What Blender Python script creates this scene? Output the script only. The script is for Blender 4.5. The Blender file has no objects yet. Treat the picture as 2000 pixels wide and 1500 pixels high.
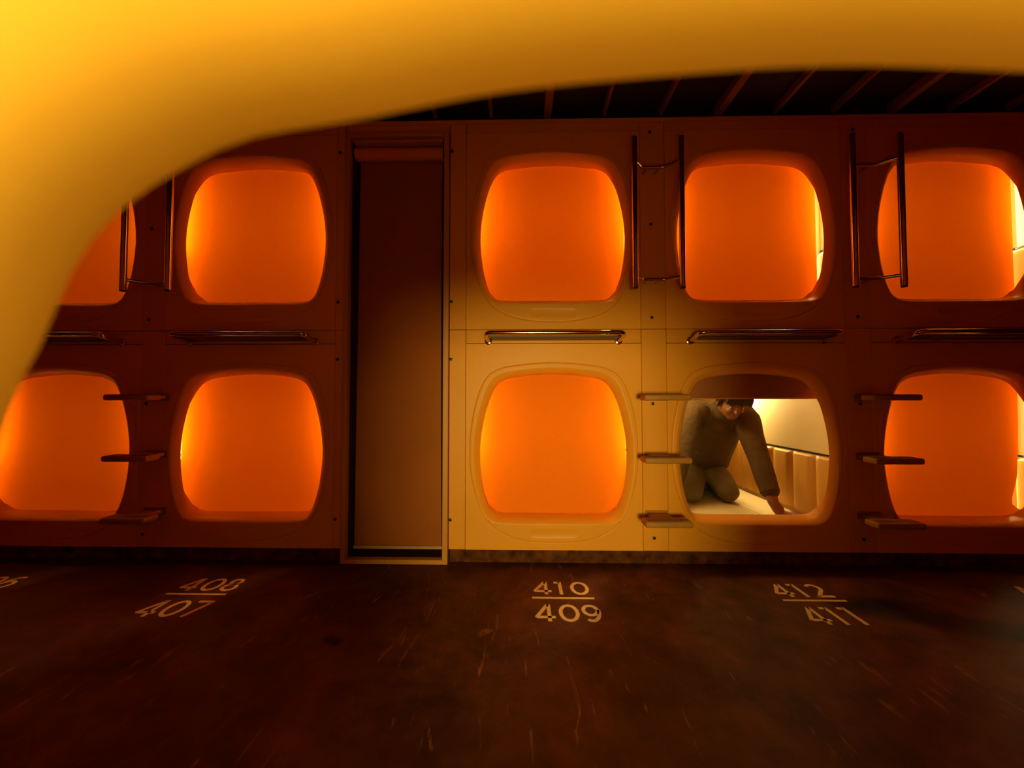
import bpy, bmesh, math, random
from mathutils import Vector, Matrix

S = bpy.context.scene
COL = S.collection
random.seed(4)
PI = math.pi

# ------------------------------------------------------------------ camera, world, exposure
D = 2.016          # camera to the facing capsule wall (the plane y = 0)
H = 0.874          # eye height
cd = bpy.data.cameras.new('camera')
cam = bpy.data.objects.new('camera', cd); COL.objects.link(cam)
cam.location = (0, -D, H)
cam.rotation_euler = (math.radians(90 + 1.757), 0, math.radians(1.146))
cd.sensor_width = 36; cd.lens = 13.5
cd.clip_start = 0.01; cd.clip_end = 60
cd.dof.use_dof = True; cd.dof.focus_distance = 2.1; cd.dof.aperture_fstop = 2.2
S.camera = cam

w = bpy.data.worlds.new('world'); S.world = w
w.use_nodes = True
w.node_tree.nodes['Background'].inputs['Color'].default_value = (0, 0, 0, 1)
w.node_tree.nodes['Background'].inputs['Strength'].default_value = 0
S.view_settings.view_transform = 'Standard'
S.view_settings.look = 'None'
S.view_settings.gamma = 1
S.view_settings.use_curve_mapping = False
S.view_settings.exposure = 0

def area(name, loc, rot, sx, sy, power, color, spread=180):
    l = bpy.data.lights.new(name, 'AREA'); l.shape = 'RECTANGLE'; l.size = sx; l.size_y = sy
    l.energy = power; l.color = color; l.spread = math.radians(spread)
    o = bpy.data.objects.new(name, l); COL.objects.link(o)
    o.location = loc; o.rotation_euler = rot
    return o

# power and colour of the lamps and the added edge fills
LAMP_CAM = 43.0          # ceiling lamp of the capsule we look out of
LAMP_ROOM_COL = (1.0, 0.98, 0.34)
EDGE_FILL_POWER = 6.8        # upright fills added in the closed capsules for glowing blind edges
INNER_POWER = 11.0        # ceiling lamp in the closed capsules
INNER_COL = (1.0, 0.72, 0.27)
PERSON_LAMP = 7.5
PERSON_CEIL = 3.0
XC_CAM = 0.145           # centre of our own capsule
YF_CAM = -D + 0.175      # front face of our own capsule

# ------------------------------------------------------------------ materials
def mat(name, col, rough=.5, metal=0, spec=.5, noise=None, bump=None, coat=0, bump_depth=.002):
    m = bpy.data.materials.new(name); m.use_nodes = True
    nt = m.node_tree; b = nt.nodes['Principled BSDF']
    b.inputs['Base Color'].default_value = (*col, 1)
    b.inputs['Roughness'].default_value = rough
    b.inputs['Metallic'].default_value = metal
    b.inputs['Specular IOR Level'].default_value = spec
    b.inputs['Coat Weight'].default_value = coat
    tc = nt.nodes.new('ShaderNodeTexCoord')
    if noise:
        sc, amt = noise
        n = nt.nodes.new('ShaderNodeTexNoise'); n.inputs['Scale'].default_value = sc
        n.inputs['Detail'].default_value = 6
        nt.links.new(tc.outputs['Object'], n.inputs['Vector'])
        r = nt.nodes.new('ShaderNodeMapRange')
        r.inputs['From Min'].default_value = .3; r.inputs['From Max'].default_value = .7
        r.inputs['To Min'].default_value = 1 - amt; r.inputs['To Max'].default_value = 1 + amt
        nt.links.new(n.outputs['Fac'], r.inputs['Value'])
        v = nt.nodes.new('ShaderNodeVectorMath'); v.operation = 'SCALE'
        v.inputs[0].default_value = col
        nt.links.new(r.outputs['Result'], v.inputs['Scale'])
        nt.links.new(v.outputs['Vector'], b.inputs['Base Color'])
    if bump:
        sc, st = bump
        n = nt.nodes.new('ShaderNodeTexNoise'); n.inputs['Scale'].default_value = sc
        n.inputs['Detail'].default_value = 4
        nt.links.new(tc.outputs['Object'], n.inputs['Vector'])
        bp = nt.nodes.new('ShaderNodeBump'); bp.inputs['Strength'].default_value = st
        bp.inputs['Distance'].default_value = bump_depth
        nt.links.new(n.outputs['Fac'], bp.inputs['Height'])
        nt.links.new(bp.outputs['Normal'], b.inputs['Normal'])
    return m

M = {}
M['panel'] = mat('moulded_panel', (.85, .285, .016), .40, spec=.22, noise=(2.5, .03), bump=(9, .05))
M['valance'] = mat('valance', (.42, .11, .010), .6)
M['panel_own'] = mat('moulded_panel_lit', (.76, .34, .036), .40, spec=.22)  # yellower panel copy, the near rim's whiter light put into its colour
M['trim'] = mat('panel_trim', (.80, .265, .015), .42, spec=.22, noise=(3, .03))
M['inner'] = mat('cream_lining', (.86, .69, .36), .6, bump=(60, .1))
M['leather'] = mat('padded_upholstery', (.68, .34, .05), .5, bump=(80, .2))
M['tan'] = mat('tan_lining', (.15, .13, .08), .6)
M['sheet_own'] = mat('folded_sheet', (.86, .74, .40), .85)
M['sheet'] = mat('bed_sheet', (.82, .68, .38), .85, bump=(7, .5), bump_depth=.012)
M['black'] = mat('black_plastic', (.012, .008, .006), .45)
M['chrome'] = mat('polished_steel', (.62, .50, .44), .12, metal=1)
M['tread'] = mat('step_tread', (.40, .145, .022), .5, spec=.2, noise=(14, .12), bump=(60, .15))
M['plate'] = mat('dark_plate', (.06, .022, .008), .4)
M['locker'] = mat('locker_frame', (.60, .20, .018), .45)
M['canvas'] = mat('roller_sheet', (.74, .17, .014), .8, bump=(140, .25), noise=(2.5, .08))
M['canvasbar'] = mat('sheet_hem_bar', (.50, .22, .05), .5)
M['print'] = mat('faint_print', (.38, .18, .06), .7)
M['ceiling'] = mat('ceiling_board', (.020, .010, .007), .8, noise=(4, .3))
M['rib'] = mat('ceiling_rib', (.22, .065, .02), .6)
M['paint'] = mat('floor_paint', (.85, .52, .20), .6, noise=(55, .16))
M['skirt'] = mat('rough_plinth', (.10, .024, .005), .8, spec=.08, noise=(22, .6), bump=(30, .5))
M['lampcap'] = mat('lamp_housing', (.80, .74, .6), .5)
M['skin'] = mat('skin', (.30, .115, .045), .5, noise=(30, .05))
M['hair'] = mat('hair', (.030, .014, .008), .55, bump=(90, .6))
M['shirt'] = mat('shirt_cloth', (.100, .050, .010), .9, noise=(9, .10), bump=(13, .8), bump_depth=.02)
M['pants'] = mat('trouser_cloth', (.15, .095, .032), .9, noise=(9, .10), bump=(11, .8), bump_depth=.02)
M['dark_strip'] = mat('dark_strip', (.012, .009, .008), .5)
M['eye'] = mat('eye_white', (.6, .5, .42), .3)
M['lip'] = mat('lip', (.36, .12, .08), .5)

def glow_mat(name, col, st):
    m = bpy.data.materials.new(name); m.use_nodes = True
    nt = m.node_tree; b = nt.nodes['Principled BSDF']
    b.inputs['Base Color'].default_value = (*col, 1)
    b.inputs['Emission Color'].default_value = (*col, 1)
    b.inputs['Emission Strength'].default_value = st
    return m
M['glow'] = glow_mat('lit_diffuser', (1.0, .80, .48), 3.0)

def blind_mat():
    m = bpy.data.materials.new('blind_cloth'); m.use_nodes = True
    nt = m.node_tree; nt.nodes.clear()
    out = nt.nodes.new('ShaderNodeOutputMaterial')
    tr = nt.nodes.new('ShaderNodeBsdfTranslucent'); tr.inputs['Color'].default_value = (.33, .060, .0006, 1)
    df = nt.nodes.new('ShaderNodeBsdfDiffuse'); df.inputs['Color'].default_value = (.70, .26, .015, 1)
    mx = nt.nodes.new('ShaderNodeMixShader'); mx.inputs['Fac'].default_value = .40
    tc = nt.nodes.new('ShaderNodeTexCoord')
    n = nt.nodes.new('ShaderNodeTexNoise'); n.inputs['Scale'].default_value = 220
    bp = nt.nodes.new('ShaderNodeBump'); bp.inputs['Strength'].default_value = .12; bp.inputs['Distance'].default_value = .001
    nt.links.new(tc.outputs['Object'], n.inputs['Vector'])
    nt.links.new(n.outputs['Fac'], bp.inputs['Height'])
    nt.links.new(bp.outputs['Normal'], df.inputs['Normal'])
    nt.links.new(tr.outputs[0], mx.inputs[1]); nt.links.new(df.outputs[0], mx.inputs[2])
    nt.links.new(mx.outputs[0], out.inputs['Surface'])
    return m
M['blind'] = blind_mat()

def floor_mat():
    m = bpy.data.materials.new('stained_concrete'); m.use_nodes = True
    nt = m.node_tree; b = nt.nodes['Principled BSDF']; L = nt.links.new
    tc = nt.nodes.new('ShaderNodeTexCoord')
    def noise(scale, detail, stretch=None, dist=0):
        n = nt.nodes.new('ShaderNodeTexNoise'); n.inputs['Scale'].default_value = scale
        n.inputs['Detail'].default_value = detail; n.inputs['Distortion'].default_value = dist
        n.inputs['Roughness'].default_value = .65
        if stretch:
            mp = nt.nodes.new('ShaderNodeMapping'); mp.inputs['Scale'].default_value = stretch
            L(tc.outputs['Object'], mp.inputs['Vector']); L(mp.outputs['Vector'], n.inputs['Vector'])
        else: L(tc.outputs['Object'], n.inputs['Vector'])
        return n
    n1 = noise(2.2, 8, dist=.4); n2 = noise(11, 8); n3 = noise(26, 10, (1, .16, 1), 1.2)
    r1 = nt.nodes.new('ShaderNodeValToRGB')
    r1.color_ramp.elements[0].position = .32; r1.color_ramp.elements[0].color = (.040, .0082, .0016, 1)
    r1.color_ramp.elements[1].position = .68; r1.color_ramp.elements[1].color = (.150, .036, .007, 1)
    L(n1.outputs['Fac'], r1.inputs['Fac'])
    r2 = nt.nodes.new('ShaderNodeMapRange'); r2.inputs['From Min'].default_value = .35; r2.inputs['From Max'].default_value = .65
    r2.inputs['To Min'].default_value = .72; r2.inputs['To Max'].default_value = 1.25
    L(n2.outputs['Fac'], r2.inputs['Value'])
    v = nt.nodes.new('ShaderNodeVectorMath'); v.operation = 'SCALE'
    L(r1.outputs['Color'], v.inputs[0]); L(r2.outputs['Result'], v.inputs['Scale'])
    # pale scratches and trowel marks
    r3 = nt.nodes.new('ShaderNodeMapRange'); r3.inputs['From Min'].default_value = .62; r3.inputs['From Max'].default_value = .72
    L(n3.outputs['Fac'], r3.inputs['Value'])
    mx = nt.nodes.new('ShaderNodeMix'); mx.data_type = 'RGBA'
    L(r3.outputs['Result'], mx.inputs['Factor']); L(v.outputs['Vector'], mx.inputs['A'])
    mx.inputs['B'].default_value = (.34, .12, .035, 1)
    # dark spill marks, each at its own place on the floor
    last = mx.outputs['Result']
    for (x, y, rx, ry, a) in ((1.72, -.42, .42, .09, .25), (1.95, -.52, .25, .05, .1), (-.62, -.58, .05, .03, .4), (1.55, -.30, .22, .08, .0)):
        mp = nt.nodes.new('ShaderNodeMapping'); mp.vector_type = 'TEXTURE'
        mp.inputs['Location'].default_value = (x, y, 0); mp.inputs['Scale'].default_value = (rx, ry, 1)
        mp.inputs['Rotation'].default_value = (0, 0, -a)
        nz = nt.nodes.new('ShaderNodeVectorMath'); nz.operation = 'ADD'
        sc = nt.nodes.new('ShaderNodeVectorMath'); sc.operation = 'SCALE'; sc.inputs['Scale'].default_value = .10
        L(n2.outputs['Color'], sc.inputs[0]); L(tc.outputs['Object'], nz.inputs[0]); L(sc.outputs['Vector'], nz.inputs[1])
        L(nz.outputs['Vector'], mp.inputs['Vector'])
        ln = nt.nodes.new('ShaderNodeVectorMath'); ln.operation = 'LENGTH'; L(mp.outputs['Vector'], ln.inputs[0])
        mr = nt.nodes.new('ShaderNodeMapRange'); mr.inputs['From Min'].default_value = .4; mr.inputs['From Max'].default_value = 1.1
        mr.inputs['To Min'].default_value = .12; mr.inputs['To Max'].default_value = 1
        L(ln.outputs['Value'], mr.inputs['Value'])
        s2 = nt.nodes.new('ShaderNodeVectorMath'); s2.operation = 'SCALE'
        L(last, s2.inputs[0]); L(mr.outputs['Result'], s2.inputs['Scale']); last = s2.outputs['Vector']
    L(last, b.inputs['Base Color'])
    b.inputs['Roughness'].default_value = .5
    b.inputs['Specular IOR Level'].default_value = .12
    bp = nt.nodes.new('ShaderNodeBump'); bp.inputs['Strength'].default_value = .25; bp.inputs['Distance'].default_value = .004
    L(n2.outputs['Fac'], bp.inputs['Height']); L(bp.outputs['Normal'], b.inputs['Normal'])
    return m
M['floor'] = floor_mat()

# ------------------------------------------------------------------ mesh helpers
def tag(o, label=None, cat=None, group=None, kind=None):
    if label: o['label'] = label
    if cat: o['category'] = cat
    if group: o['group'] = group
    if kind: o['kind'] = kind
    return o

def empty(name, loc, label=None, cat=None, group=None, rz=0):
    o = bpy.data.objects.new(name, None); COL.objects.link(o)
    o.location = loc; o.rotation_euler = (0, 0, rz); o.empty_display_size = .1
    return tag(o, label, cat, group)

def link(name, bm, m, parent=None, smooth=False, wn=True):
    me = bpy.data.meshes.new(name); bm.normal_update(); bm.to_mesh(me); bm.free()
    me.materials.append(m)
    o = bpy.data.objects.new(name, me); COL.objects.link(o)
    if smooth:
        for p in me.polygons: p.use_smooth = True
        try: me.set_sharp_from_angle(angle=math.radians(40))
        except Exception: pass
    if parent: o.parent = parent
    return o

def NB(): return bmesh.new()

def box(bm, x0, x1, y0, y1, z0, z1, bev=0.0, seg=2):
    b2 = bmesh.new()
    bmesh.ops.create_cube(b2, size=1, matrix=Matrix.Translation(((x0+x1)/2, (y0+y1)/2, (z0+z1)/2)) @ Matrix.Diagonal((x1-x0, y1-y0, z1-z0, 1)))
    if bev: bmesh.ops.bevel(b2, geom=b2.edges[:], offset=bev, segments=seg, profile=.5, affect='EDGES')
    merge(bm, b2)

def merge(bm, b2):
    vm = {v: bm.verts.new(v.co) for v in b2.verts}
    for f in b2.faces:
        try: bm.faces.new([vm[v] for v in f.verts])
        except ValueError: pass
    b2.free()

def frames(path):
    P = [Vector(p) for p in path]; T = []
    for i in range(len(P)):
        a = P[max(i-1, 0)]; b = P[min(i+1, len(P)-1)]; T.append((b-a).normalized())
    u = T[0].orthogonal().normalized(); F = []
    for i, t in enumerate(T):
        u = (u - t*u.dot(t)).normalized(); F.append((P[i], u, t.cross(u)))
    return F

def tube(bm, path, r, n=12, caps=True):
    F = frames(path); rings = []
    for i, (p, u, v) in enumerate(F):
        rr = r[i] if isinstance(r, (list, tuple)) else r
        rings.append([bm.verts.new(p + rr*(math.cos(2*PI*k/n)*u + math.sin(2*PI*k/n)*v)) for k in range(n)])
    for a, b in zip(rings, rings[1:]):
        for k in range(n): bm.faces.new((a[k], a[(k+1) % n], b[(k+1) % n], b[k]))
    if caps:
        bm.faces.new(rings[0][::-1]); bm.faces.new(rings[-1])

def rounded_path(pts, r, n=5):
    """polyline with its inner corners rounded"""
    P = [Vector(p) for p in pts]; out = [P[0]]
    for i in range(1, len(P)-1):
        a = (P[i-1]-P[i]); b = (P[i+1]-P[i]); q = min(r, a.length*.45, b.length*.45)
        s = P[i] + a.normalized()*q; e = P[i] + b.normalized()*q
        for k in range(n+1):
            t = k/n; out.append((1-t)**2*s + 2*t*(1-t)*P[i] + t*t*e)
    out.append(P[-1]); return out

# ------------------------------------------------------------------ opening outlines (local x from the centre, z from the floor)
OC = Vector((0, .60))
def closed(half):
    """mirror a half outline given bottom-to-top, smooth it, return a closed list"""
    right = [Vector(p) for p in half]
    pts = right + [Vector((-p.x, p.y)) for p in right[::-1] if abs(p.x) > 1e-6]
    out = []; n = len(pts)
    for i in range(n):
        p0, p1, p2, p3 = pts[i-1], pts[i], pts[(i+1) % n], pts[(i+2) % n]
        for k in range(8):
            t = k/8
            out.append(.5*((2*p1)+(-p0+p2)*t+(2*p0-5*p1+4*p2-p3)*t*t+(-p0+3*p1-3*p2+p3)*t**3))
    return out

def ray_r(poly, th, c=OC):
    d = Vector((math.cos(th), math.sin(th))); best = None; n = len(poly)
    for i in range(n):
        a = poly[i]-c; b = poly[(i+1) % n]-c; e = b-a
        den = d.x*e.y - d.y*e.x
        if abs(den) < 1e-12: continue
        t = (a.x*e.y - a.y*e.x)/den; s = (a.x*d.y - a.y*d.x)/den
        if t > 0 and -1e-6 <= s <= 1+1e-6 and (best is None or t < best): best = t
    return best

T_HALF = [(0, .232), (.14, .232), (.275, .236), (.318, .252), (.343, .295), (.371, .402), (.386, .549), (.376, .690), (.342, .834), (.302, .925), (.257, .960), (.211, .973), (.10, .987), (0, .991)]
F_HALF = [(0, .212), (.14, .212), (.285, .216), (.340, .238), (.372, .290), (.401, .402), (.416, .549), (.405, .695), (.371, .848), (.327, .948), (.275, .986), (.222, 1.001), (.10, 1.015), (0, 1.019)]
G_HALF = [(0, .113), (.15, .124), (.27, .162), (.345, .225), (.402, .340), (.434, .480), (.439, .60), (.430, .72), (.398, .868), (.350, .972), (.288, 1.014), (.228, 1.030), (.10, 1.045), (0, 1.049)]
# our own capsule: the lip seen from inside
FC_HALF = [(0, .212), (.14, .212), (.285, .216), (.340, .238), (.372, .290), (.401, .402), (.418, .549), (.413, .69), (.401, .80), (.387, .868), (.374, .897), (.3565, .9385), (.334, .9655), (.2995, .987), (.272, .998), (.221, 1.006), (.148, 1.0188), (.054, 1.0262), (0, 1.0282)]
TC_HALF = [(x*.992, .6+(z-.6)*.992) for x, z in FC_HALF]
FT, FF, FG = closed(T_HALF), closed(F_HALF), closed(G_HALF)
FFC, FTC = closed(FC_HALF), closed(TC_HALF)
HALF_W = .460

def front_panel_bm(z0, z1, dz, T=FT, F=FF, G=FG, back=False, flip=False):
    """moulded front with a television-shaped opening; z0,z1 = lower and upper edge, dz = shift of the opening"""
    z0 -= dz; z1 -= dz
    rect = [Vector((HALF_W, z0)), Vector((HALF_W, z1)), Vector((-HALF_W, z1)), Vector((-HALF_W, z0))]
    ths = [2*PI*k/168 for k in range(168)] + [math.atan2(p.y-OC.y, p.x-OC.x) % (2*PI) for p in rect]
    ths = sorted(ths)
    bm = NB(); rings = []
    R = [(lambda t: ray_r(T, t)), (lambda t: ray_r(F, t)), (lambda t: ray_r(G, t)), (lambda t: ray_r(rect, t))]
    def depth(t):       # the reveal is deep above and below, shallow at the sides
        s = math.sin(t)
        if s > 0: return .030 + .040*min(1, max(0, (s-.55)/.35))
        return .030 + .052*min(1, max(0, (-s-.55)/.25))
    spec = []
    for t in ths:
        rt, rf, rg, rr = (f(t) for f in R)
        rg = min(rg, rr-.012)
        rb = rt + (.012 if math.sin(t) < -.6 else 0) * 0
        dd = depth(t)
        rise = -.010 if math.sin(t) < -.7 else 0
        prof = [(rt + rise*.9, dd)] if not back else []
        if back:
            prof += [(rr+.02, .115), (rt+.100, .105), (rt+.060, .094), (rt+.032, .082), (rt+.014, .068), (rt+.004, .055), (rt+.001, .042)]
        prof += [(rt, .030), (rt*.75+rf*.25, .018), (rt*.5+rf*.5, .009), (rt*.2+rf*.8, .001), (rf, -.003), (rf+.005, -.005), (rf+.0065, -.005), (rg-.0085, -.0045),
                 (rg-.007, -.0045), (rg-.003, -.003), (rg, .0025), (rg+.003, 0), (rg+.0045, 0), (rr-.0035, 0), (rr-.002, 0), (rr, .002), (rr, .0236)]
        c, s = math.cos(t), math.sin(t)
        spec.append([bm.verts.new((r*c, y, OC.y + dz + r*s)) for r, y in prof])
    n = len(ths)
    for i in range(n):
        a, b = spec[i], spec[(i+1) % n]
        for k in range(len(a)-1): bm.faces.new((a[k], b[k], b[k+1], a[k+1]))
    bmesh.ops.recalc_face_normals(bm, faces=bm.faces[:])
    return bm

def pill_bm(dz):
    bm = NB(); a, b, cz = .127, .026, .162+dz
    def loop(off, y):
        vs = []
        rr = b+off
        for sx, a0 in ((1, -PI/2), (-1, PI/2)):
            for k in range(13):
                th = a0 + PI*k/12
                vs.append(bm.verts.new((sx*(a-b)+rr*math.cos(th), y, cz+rr*math.sin(th))))
        return vs
    L = [loop(.001, -.0035), loop(0, -.0056), loop(-.002, -.0058), loop(-.004, -.0050)]
    for p, q in zip(L, L[1:]):
        for i in range(len(p)): bm.faces.new((p[i], p[(i+1) % len(p)], q[(i+1) % len(p)], q[i]))
    bm.faces.new(L[-1]); bmesh.ops.recalc_face_normals(bm, faces=bm.faces[:])
    return bm

SX = .482
def shell_bm(dz, y0=.0236, y1=2.10, z0=.095, z1=1.085, collar=True):
    """inside lining: floor, ceiling, two sides and the far end, with rounded long edges"""
    bm = NB(); prof = []
    r = .05
    for cx, cz, a0 in ((SX-r, z1-r, 0), (-SX+r, z1-r, PI/2), (-SX+r, z0+r, PI), (SX-r, z0+r, 3*PI/2)):
        for k in range(6):
            th = a0+PI/2*k/5; prof.append((cx+r*math.cos(th), cz+r*math.sin(th)+dz))
    def ring(y, off): return [bm.verts.new((x*(1+off/SX), y, z+(off if z > .6+dz else -off))) for x, z in prof]
    A, B = ring(y0, 0), ring(y1, 0); C, E = ring(y1+.012, .010), ring(y0, .010)
    n = len(prof)
    for i in range(n):
        j = (i+1) % n
        bm.faces.new((A[i], B[i], B[j], A[j])); bm.faces.new((E[i], E[j], C[j], C[i])); bm.faces.new((A[i], A[j], E[j], E[i]))
    if collar:      # flat collar that closes the joint behind the front
        K = [bm.verts.new((math.copysign(.4525, x) + .0001*x, y0, (1.1505 if z > .6 else .072) + .0001*z + dz)) for x, z in [(p, q-dz) for p, q in prof]]
        for i in range(n): bm.faces.new((A[i], K[i], K[(i+1) % n], A[(i+1) % n]))
    bm.faces.new(B); bm.faces.new(C[::-1])
    bmesh.ops.recalc_face_normals(bm, faces=bm.faces[:])
    return bm

def upholstery_bm(side, dz):
    """upright padded channels along a side wall"""
    bm = NB(); z0, z1 = .170+dz, .530+dz; pitch = .184; y = .113; xs = side*(SX-.002)
    N = 10
    rows = [(z0, .3), (z0+.012, .85), (z0+.03, 1), ((z0+z1)/2, 1), (z1-.03, 1), (z1-.010, .85), (z1, .25)]
    start = .04
    ys = []
    yy = start
    cuts = [.240 - .184 + .184*k for k in range(0, 12)]
    for a, b in zip(cuts, cuts[1:]):
        a2 = max(a, .096)
        for k in range(N+1):
            t = k/N; yk = a2+(b-a2)*t
            ft = (yk-a)/(b-a)
            h = .004 + .018*(1-abs(2*ft-1)**6)
            if yk < 2.09: ys.append((yk, h))
    grid = [[bm.verts.new((xs-side*h*f, yk, z)) for z, f in rows] for yk, h in ys]
    for p, q in zip(grid, grid[1:]):
        for i in range(len(rows)-1): bm.faces.new((p[i], q[i], q[i+1], p[i+1]))
    bmesh.ops.recalc_face_normals(bm, faces=bm.faces[:])
    # close the back against the wall
    g = bmesh.ops.extrude_edge_only(bm, edges=[e for e in bm.edges if e.is_boundary])
    for v in [v for v in g['geom'] if isinstance(v, bmesh.types.BMVert)]: v.co.x = xs
    bmesh.ops.recalc_face_normals(bm, faces=bm.faces[:])
    return bm

def mattress_bm(dz):
    bm = NB(); box(bm, -.455, .455, .10, 2.08, .100+dz, .167+dz, .018, 3)
    return bm

def blind_bm(dz, curl=0, seed=0):
    """hanging roller blind cloth; curl draws in its lower right corner"""
    bm = NB(); rnd = random.Random(seed); ph = rnd.random()*6
    nx, nz = 40, 44; z0, z1 = .222+dz, 1.030+dz
    g = []
    for j in range(nz+1):
        t = j/nz; z = z0+(z1-z0)*t; zl = z-dz
        xr = .402; xl = -.452
        if curl:
            q = math.exp(-((zl-.315)/.10)**2)
            xr = .400 - .042*q - .012*math.exp(-((zl-.5)/.16)**2)
            if zl < .29: xr += .082*((.29-zl)/.07)
        row = []
        for i in range(nx+1):
            s = i/nx; x = xl+(xr-xl)*s
            e = abs(2*s-1)
            y = .092 + .0022*math.sin(9*s+ph+1.5*t) + .0016*math.sin(23*s+2*ph) + .012*max(0, e-.7)**2/.09
            if curl and zl < .36: y += .010*((.36-zl)/.14)*s**3
            row.append(bm.verts.new((x, y, z)))
        g.append(row)
    for a, b in zip(g, g[1:]):
        for i in range(nx): bm.faces.new((a[i], a[i+1], b[i+1], b[i]))
    return bm

mesh_cache = {}
def part(key, name, build, m, parent, smooth=True, label=None):
    """one mesh object; equal keys share mesh data"""
    if key in mesh_cache:
        src = mesh_cache[key]; o = src.copy(); COL.objects.link(o); o.parent = parent
    else:
        o = link(name, build(), m, parent, smooth); mesh_cache[key] = o
    if label: o['label'] = label
    return o

def capsule(xc, upper, label, group, state='blind', seed=0, curl=0, dim=1.0):
    dz = 1.150 if upper else 0
    z0, z1 = (1.2245, 2.285) if upper else (.074, 1.1485)
    r = empty('sleeping_capsule', (xc, 0, 0), label, 'sleeping capsule', group)
    tier = 'u' if upper else 'l'
    part('panel'+tier, 'front_panel', lambda: front_panel_bm(z0, z1, dz), M['panel'], r)
    part('pill'+tier, 'number_plate', lambda: pill_bm(dz), M['panel'], r)
    part('shell'+tier, 'lining', lambda: shell_bm(dz), M['inner'], r, label='cream inside lining')
    part('matt'+tier, 'mattress', lambda: mattress_bm(dz), M['sheet'], r)
    for s in (-1, 1):
        part('uph%s%d' % (tier, s), 'padded_wall', lambda: upholstery_bm(s, dz), M['leather'], r, label='tan padded side panel')
        def rail():
            bm = NB(); box(bm, s*(SX-.001)-.004, s*(SX-.001)+.004, .10, 2.08, .5355+dz, .5465+dz, .001, 1); return bm
        part('rail%s%d' % (tier, s), 'wall_strip', rail, M['black'], r, label='thin black strip above the padding')
    if state == 'blind':
        if curl: b = link('blind', blind_bm(dz, curl, seed), M['blind'], r, True)
        else: b = link('blind', blind_bm(dz, 0, seed), M['blind'], r, True)
        b['label'] = 'lowered cloth blind glowing orange'
        for s in (-1, 1):   # upright fills and casings added behind the blind so its edges glow
            def hous():
                bm = NB(); box(bm, s*(SX-.007)-.007, s*(SX-.007)+.007, .176, .220, .25+dz, .96+dz, .005, 2); return bm
            part('hous%s%d' % (tier, s), 'edge_fill_case', hous, M['lampcap'], r)
            a = area('edge_fill_light', (s*(SX-.018), .165, .605+dz), (0, s*math.radians(90), -s*math.radians(-45)), .70, .035, EDGE_FILL_POWER*dim*(.35 if curl and s > 0 else 1), INNER_COL)
            a.parent = r
        a = area('ceiling_lamp_light', (0, .75, 1.062+dz), (0, 0, 0), .22, .22, INNER_POWER*dim, INNER_COL); a.parent = r
        def cl():
            bm = NB(); box(bm, -.13, .13, .62, .88, 1.066+dz, 1.084+dz, .006, 2); return bm
        part('cl'+tier, 'ceiling_lamp', cl, M['lampcap'], r)
    return r

XCOL = [-2.492, -1.4425, .176, 1.227, 2.278]
ordn = ['leftmost column, cut by the foreground rim', 'column just left of the tall roller locker', 'column just right of the tall roller locker', 'column right of the centre ladder', 'rightmost column, cut by the photo edge']
up = ['upper capsule with glowing orange blind, leftmost column, half hidden by the foreground rim',
      'upper capsule with glowing orange blind, beside the tall roller locker on its left',
      'upper capsule with glowing orange blind, directly right of the tall roller locker',
      'upper capsule with glowing orange blind, directly above the capsule with the kneeling person',
      'upper capsule with glowing orange blind, rightmost column, cut by the photo edge']
lo = ['lower capsule with glowing orange blind, leftmost column, half hidden by the foreground rim',
      'lower capsule with glowing orange blind, beside the tall roller locker on its left',
      'lower capsule with bright amber blind, directly right of the tall roller locker',
      'open lower capsule with cream lining and tan padding where a person kneels',
      'lower capsule with blind curled inward at its lower right, rightmost column']
DIM = [.66, .84, 1.0, .90, .82]     # the lamps inside are not all turned up alike
GR = 'capsules in the facing wall'
for i, x in enumerate(XCOL):
    capsule(x, True, up[i], GR, 'blind', 10+i, dim=DIM[i])
    if i != 3: capsule(x, False, lo[i], GR, 'blind', 20+i, curl=1 if i == 4 else 0, dim=DIM[i]*(1.12 if i == 2 else 1))
open_cap = capsule(XCOL[3], False, lo[3], GR, 'open')

# the open capsule: rolled blind in its housing, wall lamp, ceiling lamp
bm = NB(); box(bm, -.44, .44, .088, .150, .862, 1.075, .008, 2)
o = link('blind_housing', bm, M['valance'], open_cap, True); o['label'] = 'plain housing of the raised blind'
bm = NB(); box(bm, -.43, .43, .100, .135, .856, .863, .002, 1)
link('blind_hem', bm, M['trim'], open_cap, True)
bm = NB(); box(bm, .440, .480, .98, 1.06, .70, .96, .012, 2)
link('wall_lamp', bm, M['lampcap'], open_cap, True)
a = area('wall_lamp_light', (.400, .96, .86), (math.radians(-70), 0, math.radians(-25)), .10, .16, PERSON_LAMP, INNER_COL); a.parent = open_cap
bm = NB(); box(bm, -.38, -.18, .35, .55, 1.066, 1.084, .006, 2)
link('ceiling_lamp', bm, M['lampcap'], open_cap, True)
a = area('ceiling_lamp_light', (-.28, .45, 1.06), (0, 0, 0), .18, .18, PERSON_CEIL, INNER_COL); a.parent = open_cap
# stitched seams on the sheet
bm = NB()
for x in (.02, .05): tube(bm, [(x+.16, .12, .1672), (x+.14, .6, .1678), (x+.12, 1.2, .1672)], .0016, 6)
link('sheet_seam', bm, M['leather'], open_cap, True)

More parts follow.
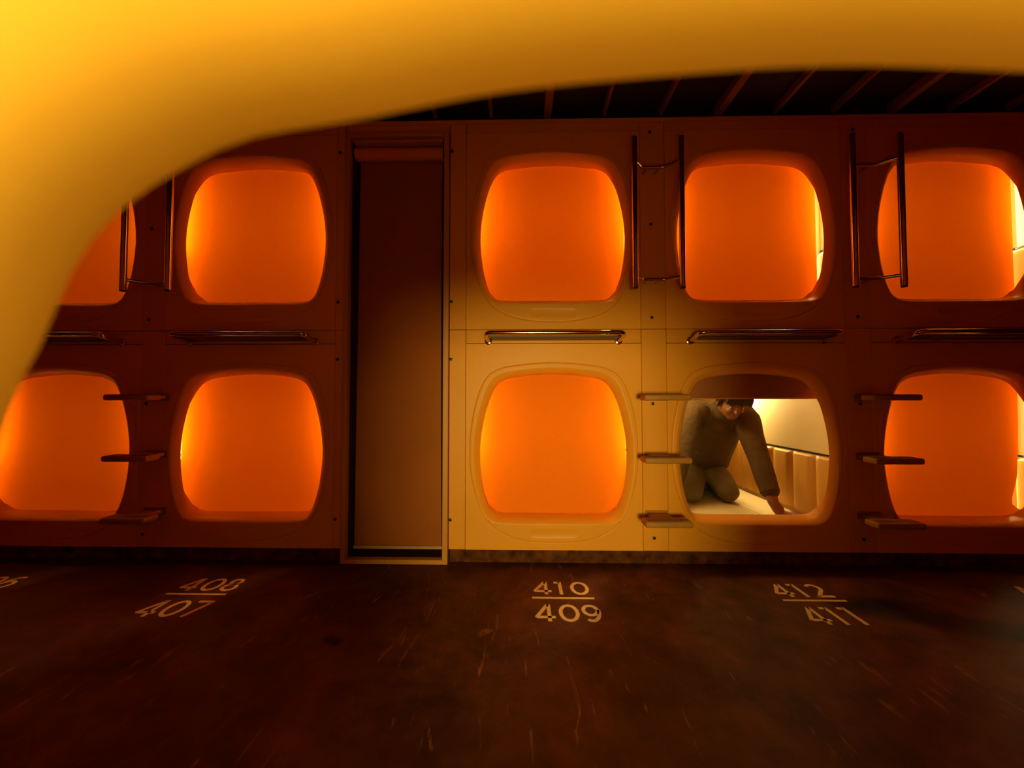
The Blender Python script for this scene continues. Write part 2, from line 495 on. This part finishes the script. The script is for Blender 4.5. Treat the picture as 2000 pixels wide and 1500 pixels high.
# ------------------------------------------------------------------ our own capsule, across the corridor
own = empty('sleeping_capsule', (XC_CAM, YF_CAM, 0), 'cream capsule rim arching close across the top left foreground', 'sleeping capsule', None, PI)
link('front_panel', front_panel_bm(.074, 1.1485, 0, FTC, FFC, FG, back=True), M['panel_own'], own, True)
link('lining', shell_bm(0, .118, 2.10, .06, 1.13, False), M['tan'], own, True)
bm = NB(); box(bm, -.455, .455, .125, 2.08, .070, .167, .018, 3)
link('mattress', bm, M['sheet_own'], own, True)
bm = NB(); box(bm, -.30, .30, 1.915, 1.955, .45, .95, .008, 2)
link('end_wall_lamp', bm, M['lampcap'], own, True)
a = area('ceiling_lamp_light', (.0, 1.90, .70), (math.radians(-90), 0, 0), .56, .46, LAMP_CAM, LAMP_ROOM_COL, 140); a.parent = own

# ------------------------------------------------------------------ the setting
def struct(name, bm, m, label=None, smooth=False):
    o = link(name, bm, m, None, smooth); o['kind'] = 'structure'
    if label: o['label'] = label
    return o

bm = NB(); box(bm, -6, 6, -4.0, 2.2, -.05, 0)
struct('floor', bm, M['floor'], 'dark brown stained concrete corridor floor')
bm = NB(); box(bm, -6, 6, -4.0, 2.2, 2.42, 2.50)
struct('ceiling', bm, M['ceiling'], 'black corridor ceiling crossed by thin ribs')
bm = NB()
for x0, x1 in ((-6, -.938), (-.370, 6)): box(bm, x0, x1, .028, .06, 0, .0745)
struct('baseboard_front', bm, M['skirt'], 'rough brown plinth below the capsules')
# backing behind panel joints
bm = NB()
box(bm, -6, -2.975, .024, .06, .074, 2.42)
for a_, b_ in ((-2.008, -1.926), (-.958, -.938), (-.370, -.306), (.660, .743), (1.711, 1.794), (2.762, 6)):
    box(bm, a_, b_, .024, .06, .074, 2.42)
for a_, b_ in ((-2.975, -2.008), (-1.926, -.958), (-.306, .660), (.743, 1.711), (1.794, 2.762)):
    box(bm, a_, b_, .024, .06, 1.13, 1.228); box(bm, a_, b_, .024, .06, 2.27, 2.42); 
box(bm, -.938, -.370, .024, .06, 2.30, 2.42)
struct('wall_front', bm, M['black'])

def plain(bm, x0, x1, z0, z1, y=0.0): box(bm, x0+.0015, x1-.0015, y, y+.022, z0+.0012, z1-.0012, .0015, 1)
tn = [0]
def trim(x0, x1, z0, z1, y=0.0, bolts=(), m='trim', label=None):
    tn[0] += 1
    bm = NB(); plain(bm, x0, x1, z0, z1, y)
    o = struct('trim_%d' % tn[0], bm, M[m], label)
    for bx, bz in bolts:
        b = NB(); tube(b, [(bx, y+.002, bz), (bx, y-.003, bz), (bx, y-.004, bz)], [.0085, .0085, .006], 14)
        q = link('bolt', b, M['black'], o, True); q['label'] = 'black round bolt head'
    return o
LB = (2.276, 1.779, 1.284); LB2 = (.833, .142)
for x0, x1, bx in ((-2.032, -1.9025, -1.995), (.636, .767, .692), (1.687, 1.818, 1.753)):
    trim(x0, x1, 1.2233, 2.335, 0, [(bx, z) for z in LB])
    trim(x0, x1, .074, 1.2233, 0, [(bx, z) for z in LB2])
for x0, x1, bx in ((-.9825, -.936, -.968), (-.372, -.284, -.362)):
    trim(x0, x1, 1.2233, 2.335, 0, [(bx, 2.186), (bx, 1.373)])
    trim(x0, x1, .074, 1.2233, 0, [(bx, 1.067), (bx, .228)])
for xc in XCOL:
    trim(xc-.4605, xc+.4605, 1.1497, 1.2233)
    trim(xc-.4605, xc+.4605, 2.2865, 2.335)
trim(-.936, -.372, 2.292, 2.335)
trim(-6, 6, 2.335, 2.356, -.004)
trim(-6, -2.955, .074, 2.335); trim(2.740, 6, .074, 2.335)

# ceiling ribs running across the corridor
k = 0
xr = [-1.70 + .3035*i for i in range(-6, 22)]
for i, x in enumerate(xr):
    wide = ((i+6) % 3 == 0)
    hw = .020 if wide else .009
    bm = NB(); box(bm, x-hw+.03, x+hw+.03, -1.841, .022, 2.372 if wide else 2.380, 2.4205, .002, 1)
    tn[0] += 1
    struct('trim_%d' % tn[0], bm, M['rib'], 'broad reddish ceiling rib' if wide else 'thin reddish ceiling rib')

# rear wall around our own capsule
bm = NB(); yb = YF_CAM
for x0, x1, z0, z1 in ((-6, XC_CAM-.4605, 0, 2.42), (XC_CAM+.4605, 6, 0, 2.42), (XC_CAM-.4605, XC_CAM+.4605, 0, .073), (XC_CAM-.4605, XC_CAM+.4605, 1.1497, 2.42)):
    box(bm, x0, x1, yb-.03, yb, z0, z1)
struct('wall_rear', bm, M['trim'])
bm = NB(); box(bm, -6.05, -6, -4.0, 2.2, 0, 2.42); struct('wall_left', bm, M['trim'])
bm = NB(); box(bm, 6, 6.05, -4.0, 2.2, 0, 2.42); struct('wall_right', bm, M['trim'])
bm = NB(); box(bm, -6, 6, 2.15, 2.2, 0, 2.42); struct('wall_back', bm, M['trim'])
bm = NB(); box(bm, -6, 6, -4.0, -3.96, 0, 2.42); struct('wall_behind', bm, M['trim'])

# ------------------------------------------------------------------ tall niche with a roller sheet
lk = empty('roller_locker', (-.654, 0, 0), 'tall narrow locker closed by a brown hanging roller sheet', 'locker')
lx = lambda x: x + .654
bm = NB()
fx0, fx1, ix0, ix1, ft, it, ib = -.934, -.374, -.908, -.402, 2.291, 2.262, .026
box(bm, lx(fx0), lx(ix0), -.016, .020, .002, ft, .002, 1)
box(bm, lx(ix1), lx(fx1), -.016, .020, .002, ft, .002, 1)
box(bm, lx(ix0), lx(ix1), -.016, .020, it, ft, .002, 1)
box(bm, lx(ix0), lx(ix1), -.016, .020, .002, ib, .002, 1)
link('frame', bm, M['locker'], lk)
bm = NB()
box(bm, lx(ix0)-.010, lx(ix0), .020, .42, .026, 2.262); box(bm, lx(ix1), lx(ix1)+.010, .020, .42, .026, 2.262)
box(bm, lx(ix0), lx(ix1), .41, .42, .026, 2.262); box(bm, lx(ix0), lx(ix1), .020, .41, .016, .026); box(bm, lx(ix0), lx(ix1), .020, .41, 2.262, 2.272)
o = link('cabinet', bm, M['plate'], lk); o['label'] = 'dark inside of the locker'
bm = NB(); box(bm, lx(-.898), lx(-.412), .000, .045, 2.243, 2.256, .002, 1)
link('top_rail', bm, M['locker'], lk)
bm = NB(); tube(bm, [(lx(-.900), .048, 2.203), (lx(-.414), .048, 2.203)], .034, 28)
ro = link('roller', bm, M['canvas'], lk, True)
for xx in (-.903, -.411):
    bm = NB(); box(bm, lx(xx)-.003, lx(xx)+.003, .010, .085, 2.165, 2.243, .001, 1); link('bracket', bm, M['black'], lk)
bm = NB(); g = []
for j in range(41):
    t = j/40; z = .070 + (2.20-.070)*t; row = []
    for i in range(25):
        s = i/24; xl = -.893 + .004*t; xrr = -.420 - .012*t*(1-t)*2 - .008*t
        row.append(bm.verts.new((lx(xl+(xrr-xl)*s), .062+.004*math.sin(3.0*s+.8)*(1-t) + .016*t, z)))
    g.append(row)
for a_, b_ in zip(g, g[1:]):
    for i in range(24): bm.faces.new((a_[i], a_[i+1], b_[i+1], b_[i]))
bmesh.ops.solidify(bm, geom=bm.faces[:], thickness=.0012)
sh = link('roller_sheet', bm, M['canvas'], lk, True); sh['label'] = 'brown hanging sheet'
bm = NB(); box(bm, lx(-.895), lx(-.414), .050, .072, .054, .071, .003, 2)
link('hem_bar', bm, M['canvasbar'], lk)
bm = NB()   # two lines of faint small print
rp = random.Random(3); x = -.690
for k in range(12):
    wch = .0055+rp.random()*.002
    for dx, dzz, ww, hh in ((0, 0, .0012, .007), (wch-.0015, 0, .0012, .007), (0, rp.choice((0, .003, .006)), wch-.001, .0012)):
        box(bm, lx(x+dx), lx(x+dx+ww), .0695, .0702, 1.592+dzz, 1.592+dzz+hh)
    x += wch+.003
x = -.655
for k in range(3):
    for dx, dzz, ww, hh in ((0, 0, .0012, .007), (.004, 0, .0012, .007), (0, rp.choice((0, .003, .006)), .005, .0012)):
        box(bm, lx(x+dx), lx(x+dx+ww), .0695, .0702, 1.568+dzz, 1.568+dzz+hh)
    x += .0095
o = link('small_print', bm, M['print'], lk); o.location.y = .004

# ------------------------------------------------------------------ horizontal chrome rails between the tiers
def copy_thing(root, loc, label):
    r = root.copy(); COL.objects.link(r); r.location = loc; r['label'] = label
    for ch in list(root.children):
        c = ch.copy(); COL.objects.link(c); c.parent = r
        for gch in ch.children:
            d = gch.copy(); COL.objects.link(d); d.parent = c
    return r
def make_rail():
    r = empty('step_rail', (XCOL[2], 0, 1.186), None, 'rail', 'chrome rails between the two tiers')
    hw = .340; z = .0; P = -.128
    bm = NB()
    pts = rounded_path([(-hw, -.004, -.024), (-hw, -.045, -.024), (-hw-.004, P, 0), (0, P, 0), (hw+.004, P, 0), (hw, -.045, -.024), (hw, -.004, -.024)], .035, 6)
    tube(bm, pts, .0115, 16)
    link('bent_tube', bm, M['chrome'], r, True)
    bm = NB(); box(bm, -hw+.018, hw-.018, P+.010, -.004, -.022, -.0165, .001, 1)
    link('tread_plate', bm, M['plate'], r)
    for s in (-1, 1):
        bm = NB(); tube(bm, [(s*hw, 0, -.026), (s*hw, -.010, -.026), (s*hw, -.013, -.026)], [.019, .019, .012], 18)
        f = link('foot_flange', bm, M['chrome'], r, True)
        bm = NB(); tube(bm, [(s*hw, -.012, -.026), (s*hw, -.017, -.026)], .006, 8); link('screw', bm, M['black'], f, True)
    return r
r0 = make_rail()
rl = ['chrome step rail left of the foreground rim edge, below the leftmost upper capsule',
      'chrome step rail below the upper capsule left of the tall locker',
      'chrome step rail with white glint below the upper capsule right of the tall locker',
      'chrome step rail directly above the open capsule with the kneeling person',
      'chrome step rail below the rightmost upper capsule, cut by the photo edge']
r0['label'] = rl[2]
for i in (0, 1, 3, 4): copy_thing(r0, (XCOL[i]+(.02 if i < 2 else 0), 0, 1.186), rl[i])

# ------------------------------------------------------------------ grab ladders beside the upper capsules
def make_ladder():
    r = empty('grab_ladder', (.690, 0, 1.41), None, 'ladder', 'chrome grab ladders beside the upper capsules')
    ax, y, zt = .116, -.121, .752
    for s in (-1, 1):
        bm = NB(); tube(bm, [(s*ax, y, .004), (s*ax, y, .0), (s*ax, y, zt)], .0140, 20)
        t = link('upright', bm, M['chrome'], r, True)
        for zz in (0, zt):
            bm = NB(); q = -.006 if zz == 0 else .006
            tube(bm, [(s*ax, y, zz), (s*ax, y, zz+q)], .0125, 18); link('end_cap', bm, M['black'], t, True)
    for zz in (.056, .640):
        bm = NB()
        tube(bm, rounded_path([(-ax, y, zz), (-.060, -.058, zz), (.050, -.058, zz), (ax, y, zz)], .02, 6), .0085, 14)
        g = link('rung', bm, M['chrome'], r, True)
        for xx in (-.035, .025):
            bm = NB(); tube(bm, [(xx, -.058, zz), (xx, -.001, zz)], .007, 12); link('stand_off', bm, M['chrome'], g, True)
    return r
l0 = make_ladder()
l0['label'] = 'chrome grab ladder in the centre, between the two right-of-locker upper capsules'
copy_thing(l0, (1.760, 0, 1.41), 'chrome grab ladder at the right, overlapping the rightmost upper capsule')
copy_thing(l0, (-1.900, 0, 1.41), 'chrome grab ladder at the left, its top hidden by the foreground rim')

# ------------------------------------------------------------------ step boards beside the lower capsules
def make_step():
    r = empty('wall_step', (0, 0, 0), None, 'step', None)
    bm = NB(); box(bm, -.112, .112, -.178, -.098, -.0145, .0145, .009, 4)
    link('tread', bm, M['tread'], r, True)
    bm = NB(); box(bm, -.050, .050, -.110, -.006, -.011, .009, .003, 2)
    link('bracket', bm, M['tread'], r, True)
    bm = NB(); box(bm, -.058, .058, -.008, 0, -.018, .018, .002, 1); link('mounting_plate', bm, M['tread'], r)
    bm = NB()
    for q in (-.160, -.146, -.132): box(bm, -.098, .098, q-.002, q+.002, .0140, .0155)
    link('grip_strip', bm, M['plate'], r)
    return r
s0 = make_step(); first = True
wh = ['three by the leftmost lower capsule', 'three left of the kneeling person', 'three overlapping the rightmost lower capsule']
for j, x in enumerate((-1.930, .706, 1.781)):
    for z, nm in ((.866, 'top'), (.566, 'middle'), (.265, 'bottom')):
        lab = '%s brown step board of the %s' % (nm, wh[j])
        if first: o = s0; o.location = (x, 0, z); o['label'] = lab; first = False
        else: o = copy_thing(s0, (x, 0, z), lab)
        o['group'] = ('left', 'centre', 'right')[j] + ' wall steps'

# ------------------------------------------------------------------ painted capsule numbers on the floor
def stroke(bm, pts, w_, closed_=False):
    P = [Vector(p) for p in pts]; n = len(P); L_, R_ = [], []
    for i in range(n):
        if closed_: a, b = P[i-1], P[(i+1) % n]
        else: a, b = P[max(i-1, 0)], P[min(i+1, n-1)]
        d1 = (P[i]-a).normalized() if (P[i]-a).length > 1e-9 else None
        d2 = (b-P[i]).normalized() if (b-P[i]).length > 1e-9 else None
        d1 = d1 or d2; d2 = d2 or d1
        t = (d1+d2).normalized(); nn = Vector((-t.y, t.x)); cs = max(.35, nn.dot(Vector((-d1.y, d1.x))))
        L_.append(P[i]+nn*w_/2/cs); R_.append(P[i]-nn*w_/2/cs)
    z0, z1 = 0, .0007
    vl = [[bm.verts.new((p.x, p.y, z)) for p in L_] for z in (z0, z1)]
    vr = [[bm.verts.new((p.x, p.y, z)) for p in R_] for z in (z0, z1)]
    rng = range(n) if closed_ else range(n-1)
    for i in rng:
        j = (i+1) % n
        bm.faces.new((vl[1][i], vr[1][i], vr[1][j], vl[1][j]))
        bm.faces.new((vl[0][i], vl[1][i], vl[1][j], vl[0][j])); bm.faces.new((vr[0][i], vr[0][j], vr[1][j], vr[1][i]))
def arc(cx, cy, rx, ry, a0, a1, n=20): return [(cx+rx*math.cos(math.radians(a0+(a1-a0)*k/n)), cy+ry*math.sin(math.radians(a0+(a1-a0)*k/n))) for k in range(n+1)]
WS = .0155
def digit_bm(c, x, y, h):
    """stroked numeral of cap height h, lower left corner at x,y"""
    bm = NB(); q = WS/2
    def s(pts, cl=False): stroke(bm, [(x+a, y+b) for a, b in pts], WS, cl)
    m = h/2
    if c == '4': s([(.052+.004, h-q), (.052-.004, h-q), (.006, .030+q-.004), (.006+.004, .030), (.079, .030)]); s([(.055, h), (.055, 0)])
    elif c == '1': s([(0, h-q), (.027, h-q)]); s([(.027, h), (.027, 0)])
    elif c == '0': s(arc(.0415, m, .0415-q, m-q, 0, 360, 36)[:-1], True)
    elif c == '7': s([(.002, h-q), (.066, h-q)]); s([(.066, h-q+.004), (.022, 0)])
    elif c == '9': s(arc(.036, h*.66, .036-q, h*.34-q, 0, 360, 30)[:-1], True); s(arc(.034, h*.60, .042-q, h*.60-q, 10, -120, 16))
    elif c == '6': s(arc(.040, h*.34, .036-q, h*.34-q, 0, 360, 30)[:-1], True); s(arc(.042, h*.40, .042-q, h*.60-q, 190, 60, 16))
    elif c == '8': s(arc(.037, h*.73, .030-q, h*.27-q, 0, 360, 28)[:-1], True); s(arc(.037, h*.27+.004, .036-q, h*.27+.004-q, 0, 360, 30)[:-1], True)
    elif c == '2': s(arc(.033, h*.68, .033-q, h*.32-q, 155, -30, 16)+[(.006, q), (.006+.002, q)]); s([(.004, q), (.072, q)])
    elif c == '5': s([(.064, h-q), (.012, h-q), (.010, h*.55)]+arc(.028, h*.32, .038-q, h*.32-q, 95, -130, 16))
    elif c == '3': s([(.006, h-q), (.058, h-q), (.032, h*.56)]+arc(.030, h*.31, .036-q, h*.31-q, 75, -130, 16))
    return bm
ADV = {'4': .094, '1': .072, '0': .094, '7': .08, '9': .08, '6': .085, '8': .080, '2': .085, '5': .08, '3': .08}
def marking(x0, top, bot, label):
    r = empty('floor_number', (x0, 0, .0004), label, 'painted number', 'capsule numbers painted on the floor')
    for txt, y, h in ((top, -.297, .116), (bot, -.499, .122)):
        x = .006
        for c in txt:
            link('numeral', digit_bm(c, x, y, h), M['paint'], r); x += ADV[c]
    bm = NB(); box(bm, -.004, .264, -.331, -.318, 0, .0007); link('divider_line', bm, M['paint'], r)
    return r
marking(-2.620, '406', '405', 'painted 406 over 405 at the left edge of the floor, cut off')
marking(-1.557, '408', '407', 'painted 408 over 407 on the dark floor left of the locker')
marking(.057, '410', '409', 'painted 410 over 409 on the floor right of the locker')
marking(1.128, '412', '411', 'painted 412 over 411 on the floor in front of the kneeling person')
marking(2.215, '414', '413', 'painted 414 over 413 at the right edge of the floor, cut off')

# ------------------------------------------------------------------ the kneeling person
PX = Vector((1.37, .72, .167))
def loft(bm, path, radii, n=20):
    """closed limb: rings of half-widths (across x, other way) along a path, rounded ends"""
    P = [Vector(p) for p in path]; rings = []
    for i, p in enumerate(P):
        a = P[max(i-1, 0)]; b = P[min(i+1, len(P)-1)]; t = (b-a).normalized()
        ref = Vector((1, 0, 0)) if abs(t.x) < .85 else Vector((0, 1, 0))
        u = (ref - t*ref.dot(t)).normalized(); v = t.cross(u)
        ra, rb = radii[i] if isinstance(radii[i], tuple) else (radii[i], radii[i])
        rings.append([bm.verts.new(p + u*ra*math.cos(2*PI*k/n) + v*rb*math.sin(2*PI*k/n)) for k in range(n)])
    for a, b in zip(rings, rings[1:]):
        for k in range(n): bm.faces.new((a[k], a[(k+1) % n], b[(k+1) % n], b[k]))
    bm.faces.new(rings[0][::-1]); bm.faces.new(rings[-1])
def smooth_path(path, radii, n=4):
    P = [Vector(p) for p in path]; R = [Vector(r if isinstance(r, tuple) else (r, r)) for r in radii]
    oP, oR = [], []
    def c(a, i, t):
        p0, p1, p2, p3 = a[max(i-1, 0)], a[i], a[i+1], a[min(i+2, len(a)-1)]
        return .5*((2*p1)+(-p0+p2)*t+(2*p0-5*p1+4*p2-p3)*t*t+(-p0+3*p1-3*p2+p3)*t**3)
    for i in range(len(P)-1):
        for k in range(n): oP.append(c(P, i, k/n)); oR.append(tuple(c(R, i, k/n)))
    oP.append(P[-1]); oR.append(tuple(R[-1]))
    d0 = (oP[0]-oP[1]).normalized(); d1 = (oP[-1]-oP[-2]).normalized()
    r0, r1 = oR[0], oR[-1]
    pre = [(oP[0]+d0*min(r0)*q, (r0[0]*s_, r0[1]*s_)) for q, s_ in ((.85, .35), (.6, .72), (.3, .93))]
    post = [(oP[-1]+d1*min(r1)*q, (r1[0]*s_, r1[1]*s_)) for q, s_ in ((.3, .93), (.6, .72), (.85, .35))]
    return [p for p, _ in pre]+oP+[p for p, _ in post], [r for _, r in pre]+oR+[r for _, r in post]
def limb(bm, path, radii): loft(bm, *smooth_path(path, radii))
def ball(bm, c, r, rot=None):
    b2 = bmesh.new(); bmesh.ops.create_icosphere(b2, subdivisions=3, radius=1)
    mt = Matrix.Translation(c) @ (rot.to_4x4() if rot else Matrix()) @ Matrix.Diagonal((*r, 1))
    bmesh.ops.transform(b2, matrix=mt, verts=b2.verts[:]); merge(bm, b2)

def fuse(name, bm, m, parent, voxel, smooth_it=4):
    """fuse overlapping closed pieces into one continuous skin"""
    me = bpy.data.meshes.new(name+'_raw'); bmesh.ops.recalc_face_normals(bm, faces=bm.faces[:]); bm.to_mesh(me); bm.free()
    tmp = bpy.data.objects.new(name+'_raw', me); COL.objects.link(tmp)
    md = tmp.modifiers.new('r', 'REMESH'); md.mode = 'VOXEL'; md.voxel_size = voxel; md.use_smooth_shade = True
    ms = tmp.modifiers.new('s', 'SMOOTH'); ms.factor = .5; ms.iterations = smooth_it
    dg = bpy.context.evaluated_depsgraph_get(); dg.update()
    me2 = bpy.data.meshes.new_from_object(tmp.evaluated_get(dg))
    bpy.data.objects.remove(tmp); bpy.data.meshes.remove(me)
    me2.name = name; me2.materials.clear(); me2.materials.append(m)
    for p in me2.polygons: p.use_smooth = True
    o = bpy.data.objects.new(name, me2); COL.objects.link(o); o.parent = parent
    return o

person = empty('person', PX, 'person in olive shirt kneeling in the open lower capsule, leaning on one straight arm', 'person')
W = lambda *p: Vector(p) - PX      # world to local
sR, eR, wR = W(1.490, .57, .735), W(1.495, .43, .485), W(1.480, .275, .250)
sL, eL, wL = W(1.165, .60, .770), W(1.050, .50, .500), W(.935, .42, .235)
pel, wai, che, uch, nb = W(1.38, .93, .32), W(1.37, .86, .45), W(1.355, .75, .60), W(1.352, .66, .72), W(1.352, .59, .785)
hc = W(1.362, .475, .835)     # head centre
kR, kL = W(1.375, .57, .235), W(1.130, .56, .235)
hR, hL = W(1.43, .92, .31), W(1.29, .92, .31)
aR, aL = W(1.46, .99, .205), W(1.22, .99, .205)
# body
bm = NB()
limb(bm, [pel, wai, che, uch, nb], [(.150, .100), (.125, .085), (.135, .085), (.125, .075), (.055, .050)])
limb(bm, [nb + Vector((0, .02, -.02)), W(1.356, .545, .805), hc + Vector((0, .03, .0))], [.058, .054, .058])
limb(bm, [uch + Vector((.06, -.02, .01)), sR, (sR+eR)/2, eR, (eR*.6+wR*.4), wR], [.052, .052, .046, .041, .040, (.030, .024)])
limb(bm, [uch + Vector((-.06, -.02, .01)), sL, (sL+eL)/2, eL, (eL*.6+wL*.4), wL], [.052, .052, .046, .041, .040, (.030, .024)])
for hp, kn, an in ((hR, kR, aR), (hL, kL, aL)):
    limb(bm, [hp, (hp+kn)/2 + Vector((0, 0, .01)), kn], [(.090, .085), (.075, .072), (.055, .052)])
    limb(bm, [kn + Vector((0, .01, -.012)), (kn+an)/2 + Vector((0, 0, -.006)), an], [.047, .048, .034])
    limb(bm, [an, an + Vector((0, .10, -.012)), an + Vector((0, .16, -.016))], [.032, (.036, .022), (.034, .014)])
def hand(bm, wr, fwd, side, flat=.182, mirror=1):
    """flat hand: palm, four fingers of different lengths, thumb leaving the side of the palm"""
    f = fwd.normalized(); s_ = Vector((0, 0, 1)).cross(f).normalized()*mirror
    zf = flat - PX.z
    base = Vector((wr.x, wr.y, 0)) + f*.012
    P = lambda a, b, z: base + f*a + s_*b + Vector((0, 0, zf+z))
    limb(bm, [wr, P(.020, 0, .022), P(.050, .0, .010), P(.088, 0, .004)], [(.028, .024), (.034, .020), (.040, .015), (.040, .012)])
    for q, ln in ((-.031, .062), (-.0105, .076), (.0105, .080), (.031, .071)):
        sp = q*1.25
        limb(bm, [P(.080, q, .006), P(.080+ln*.45, sp, .010), P(.080+ln*.78, sp*1.05, .003), P(.080+ln, sp*1.08, -.003)], [.0100, .0092, .0082, .0070])
    limb(bm, [P(.022, .022, .014), P(.042, .048, .006), P(.066, .066, .001), P(.086, .074, -.002)], [.0150, .0120, .0105, .0080])
hand(bm, wR, Vector((1, -.28, 0)), 1)
hand(bm, wL, Vector((-.35, -1, 0)), 1, mirror=-1)
# head: skull, jaw, nose, brow, ears, turned down and towards the camera
rot = Matrix.Rotation(math.radians(34), 3, 'X') @ Matrix.Rotation(math.radians(-6), 3, 'Z')   # chin tucked towards the chest
HP = lambda x, y, z: hc + rot @ Vector((x, y, z))
ball(bm, HP(0, .012, .030), (.076, .094, .084), rot)
ball(bm, HP(0, -.012, -.020), (.066, .074, .078), rot)
ball(bm, HP(0, -.040, -.078), (.036, .034, .026), rot)
ball(bm, HP(0, -.018, -.058), (.054, .056, .042), rot)
for s in (-1, 1):
    ball(bm, HP(s*.030, -.064, -.022), (.022, .020, .020), rot)
    ball(bm, HP(s*.030, -.075, .020), (.026, .012, .009), rot)
    ball(bm, HP(s*.077, .012, -.012), (.010, .018, .030), rot)
ball(bm, HP(0, -.092, -.020), (.013, .016, .014), rot)
limb(bm, [HP(0, -.078, .012), HP(0, -.088, -.008), HP(0, -.096, -.022)], [.009, .010, .012])
ball(bm, HP(0, -.077, -.050), (.022, .009, .006), rot)
ball(bm, HP(0, -.074, -.062), (.018, .009, .006), rot)
body = fuse('body', bm, M['skin'], person, .0042, 3)
for s in (-1, 1):
    bm = NB(); ball(bm, HP(s*.030, -.071, .004), (.0125, .008, .0065), rot); e = link('eye', bm, M['eye'], person, True)
    bm = NB(); ball(bm, HP(s*.030, -.0775, .003), (.0050, .0030, .0050), rot); link('iris', bm, M['black'], e, True)
bm = NB(); ball(bm, HP(0, -.0800, -.056), (.021, .006, .0055), rot); link('lips', bm, M['lip'], person, True)
# hair: cap with fringe falling forward
bm = NB()
ball(bm, HP(0, .022, .042), (.086, .098, .088), rot)
for k in range(9):
    t = (k-4)/4; limb(bm, [HP(t*.05, -.030, .108), HP(t*.064, -.076, .078), HP(t*.072, -.086, .040-.006*(k % 3))], [.020, .014, .007])
for s in (-1, 1):
    for q in range(3): limb(bm, [HP(s*.070, -.02+.03*q, .070), HP(s*.083, -.014+.03*q, .02), HP(s*.082, -.01+.03*q, -.030+.01*q)], [.018, .013, .007])
fuse('hair', bm, M['hair'], person, .0045, 2)
# shirt: loose body with a hanging hem, one sleeve straight to above the wrist
bm = NB()
limb(bm, [W(1.375, .885, .385), W(1.372, .845, .46), W(1.362, .755, .60), W(1.352, .665, .715), W(1.352, .62, .765)], [(.170, .120), (.176, .125), (.192, .130), (.178, .112), (.105, .070)])
limb(bm, [W(1.350, .77, .60), W(1.362, .765, .48), W(1.378, .80, .385)], [(.155, .085), (.150, .080), (.110, .050)])   # belly of the cloth hanging forward
limb(bm, [uch + Vector((.05, 0, .0)), sR, (sR+eR)/2, eR, eR*.55+wR*.45, eR*.25+wR*.75], [.090, .082, .072, .062, .058, .052])
limb(bm, [uch + Vector((-.05, 0, .0)), sL, (sL+eL)/2, eL, eL*.55+wL*.45, eL*.25+wL*.75], [.090, .082, .072, .062, .058, .052])
ball(bm, sL + Vector((.02, .0, .0)), (.085, .080, .075)); ball(bm, sR + Vector((-.02, 0, 0)), (.085, .080, .075))
limb(bm, [W(1.352, .600, .760), W(1.354, .580, .795)], [.078, .068])
shirt = fuse('shirt', bm, M['shirt'], person, .0055, 5)
for wv, ev in ((wR, eR), (wL, eL)):
    bm = NB(); c = ev*.24+wv*.76; d = (wv-ev).normalized()
    tube(bm, [c-d*.010, c+d*.006], [.053, .052], 20)
    link('cuff', bm, M['shirt'], person, True)
bm = NB()
for hp, kn, an in ((hR, kR, aR), (hL, kL, aL)):
    limb(bm, [hp + Vector((0, .02, 0)), (hp+kn)/2 + Vector((0, 0, .012)), kn + Vector((0, -.002, .004))], [(.108, .098), (.092, .086), (.070, .062)])
    limb(bm, [kn + Vector((0, 0, -.004)), (kn+an)/2, an + Vector((0, .01, 0))], [.060, .058, .046])
limb(bm, [pel + Vector((0, .01, .07)), pel, pel + Vector((0, .01, -.06))], [(.158, .112), (.168, .125), (.150, .11)])
fuse('trousers', bm, M['pants'], person, .0055, 5)
bm = NB()
limb(bm, [W(1.300, .825, .410), W(1.345, .795, .375), W(1.375, .770, .320), W(1.380, .780, .260)], [(.020, .012), (.024, .012), (.022, .012), (.014, .010)])
link('dark_strip', bm, M['dark_strip'], person, True)  # dark strip from the waist down between the thighs
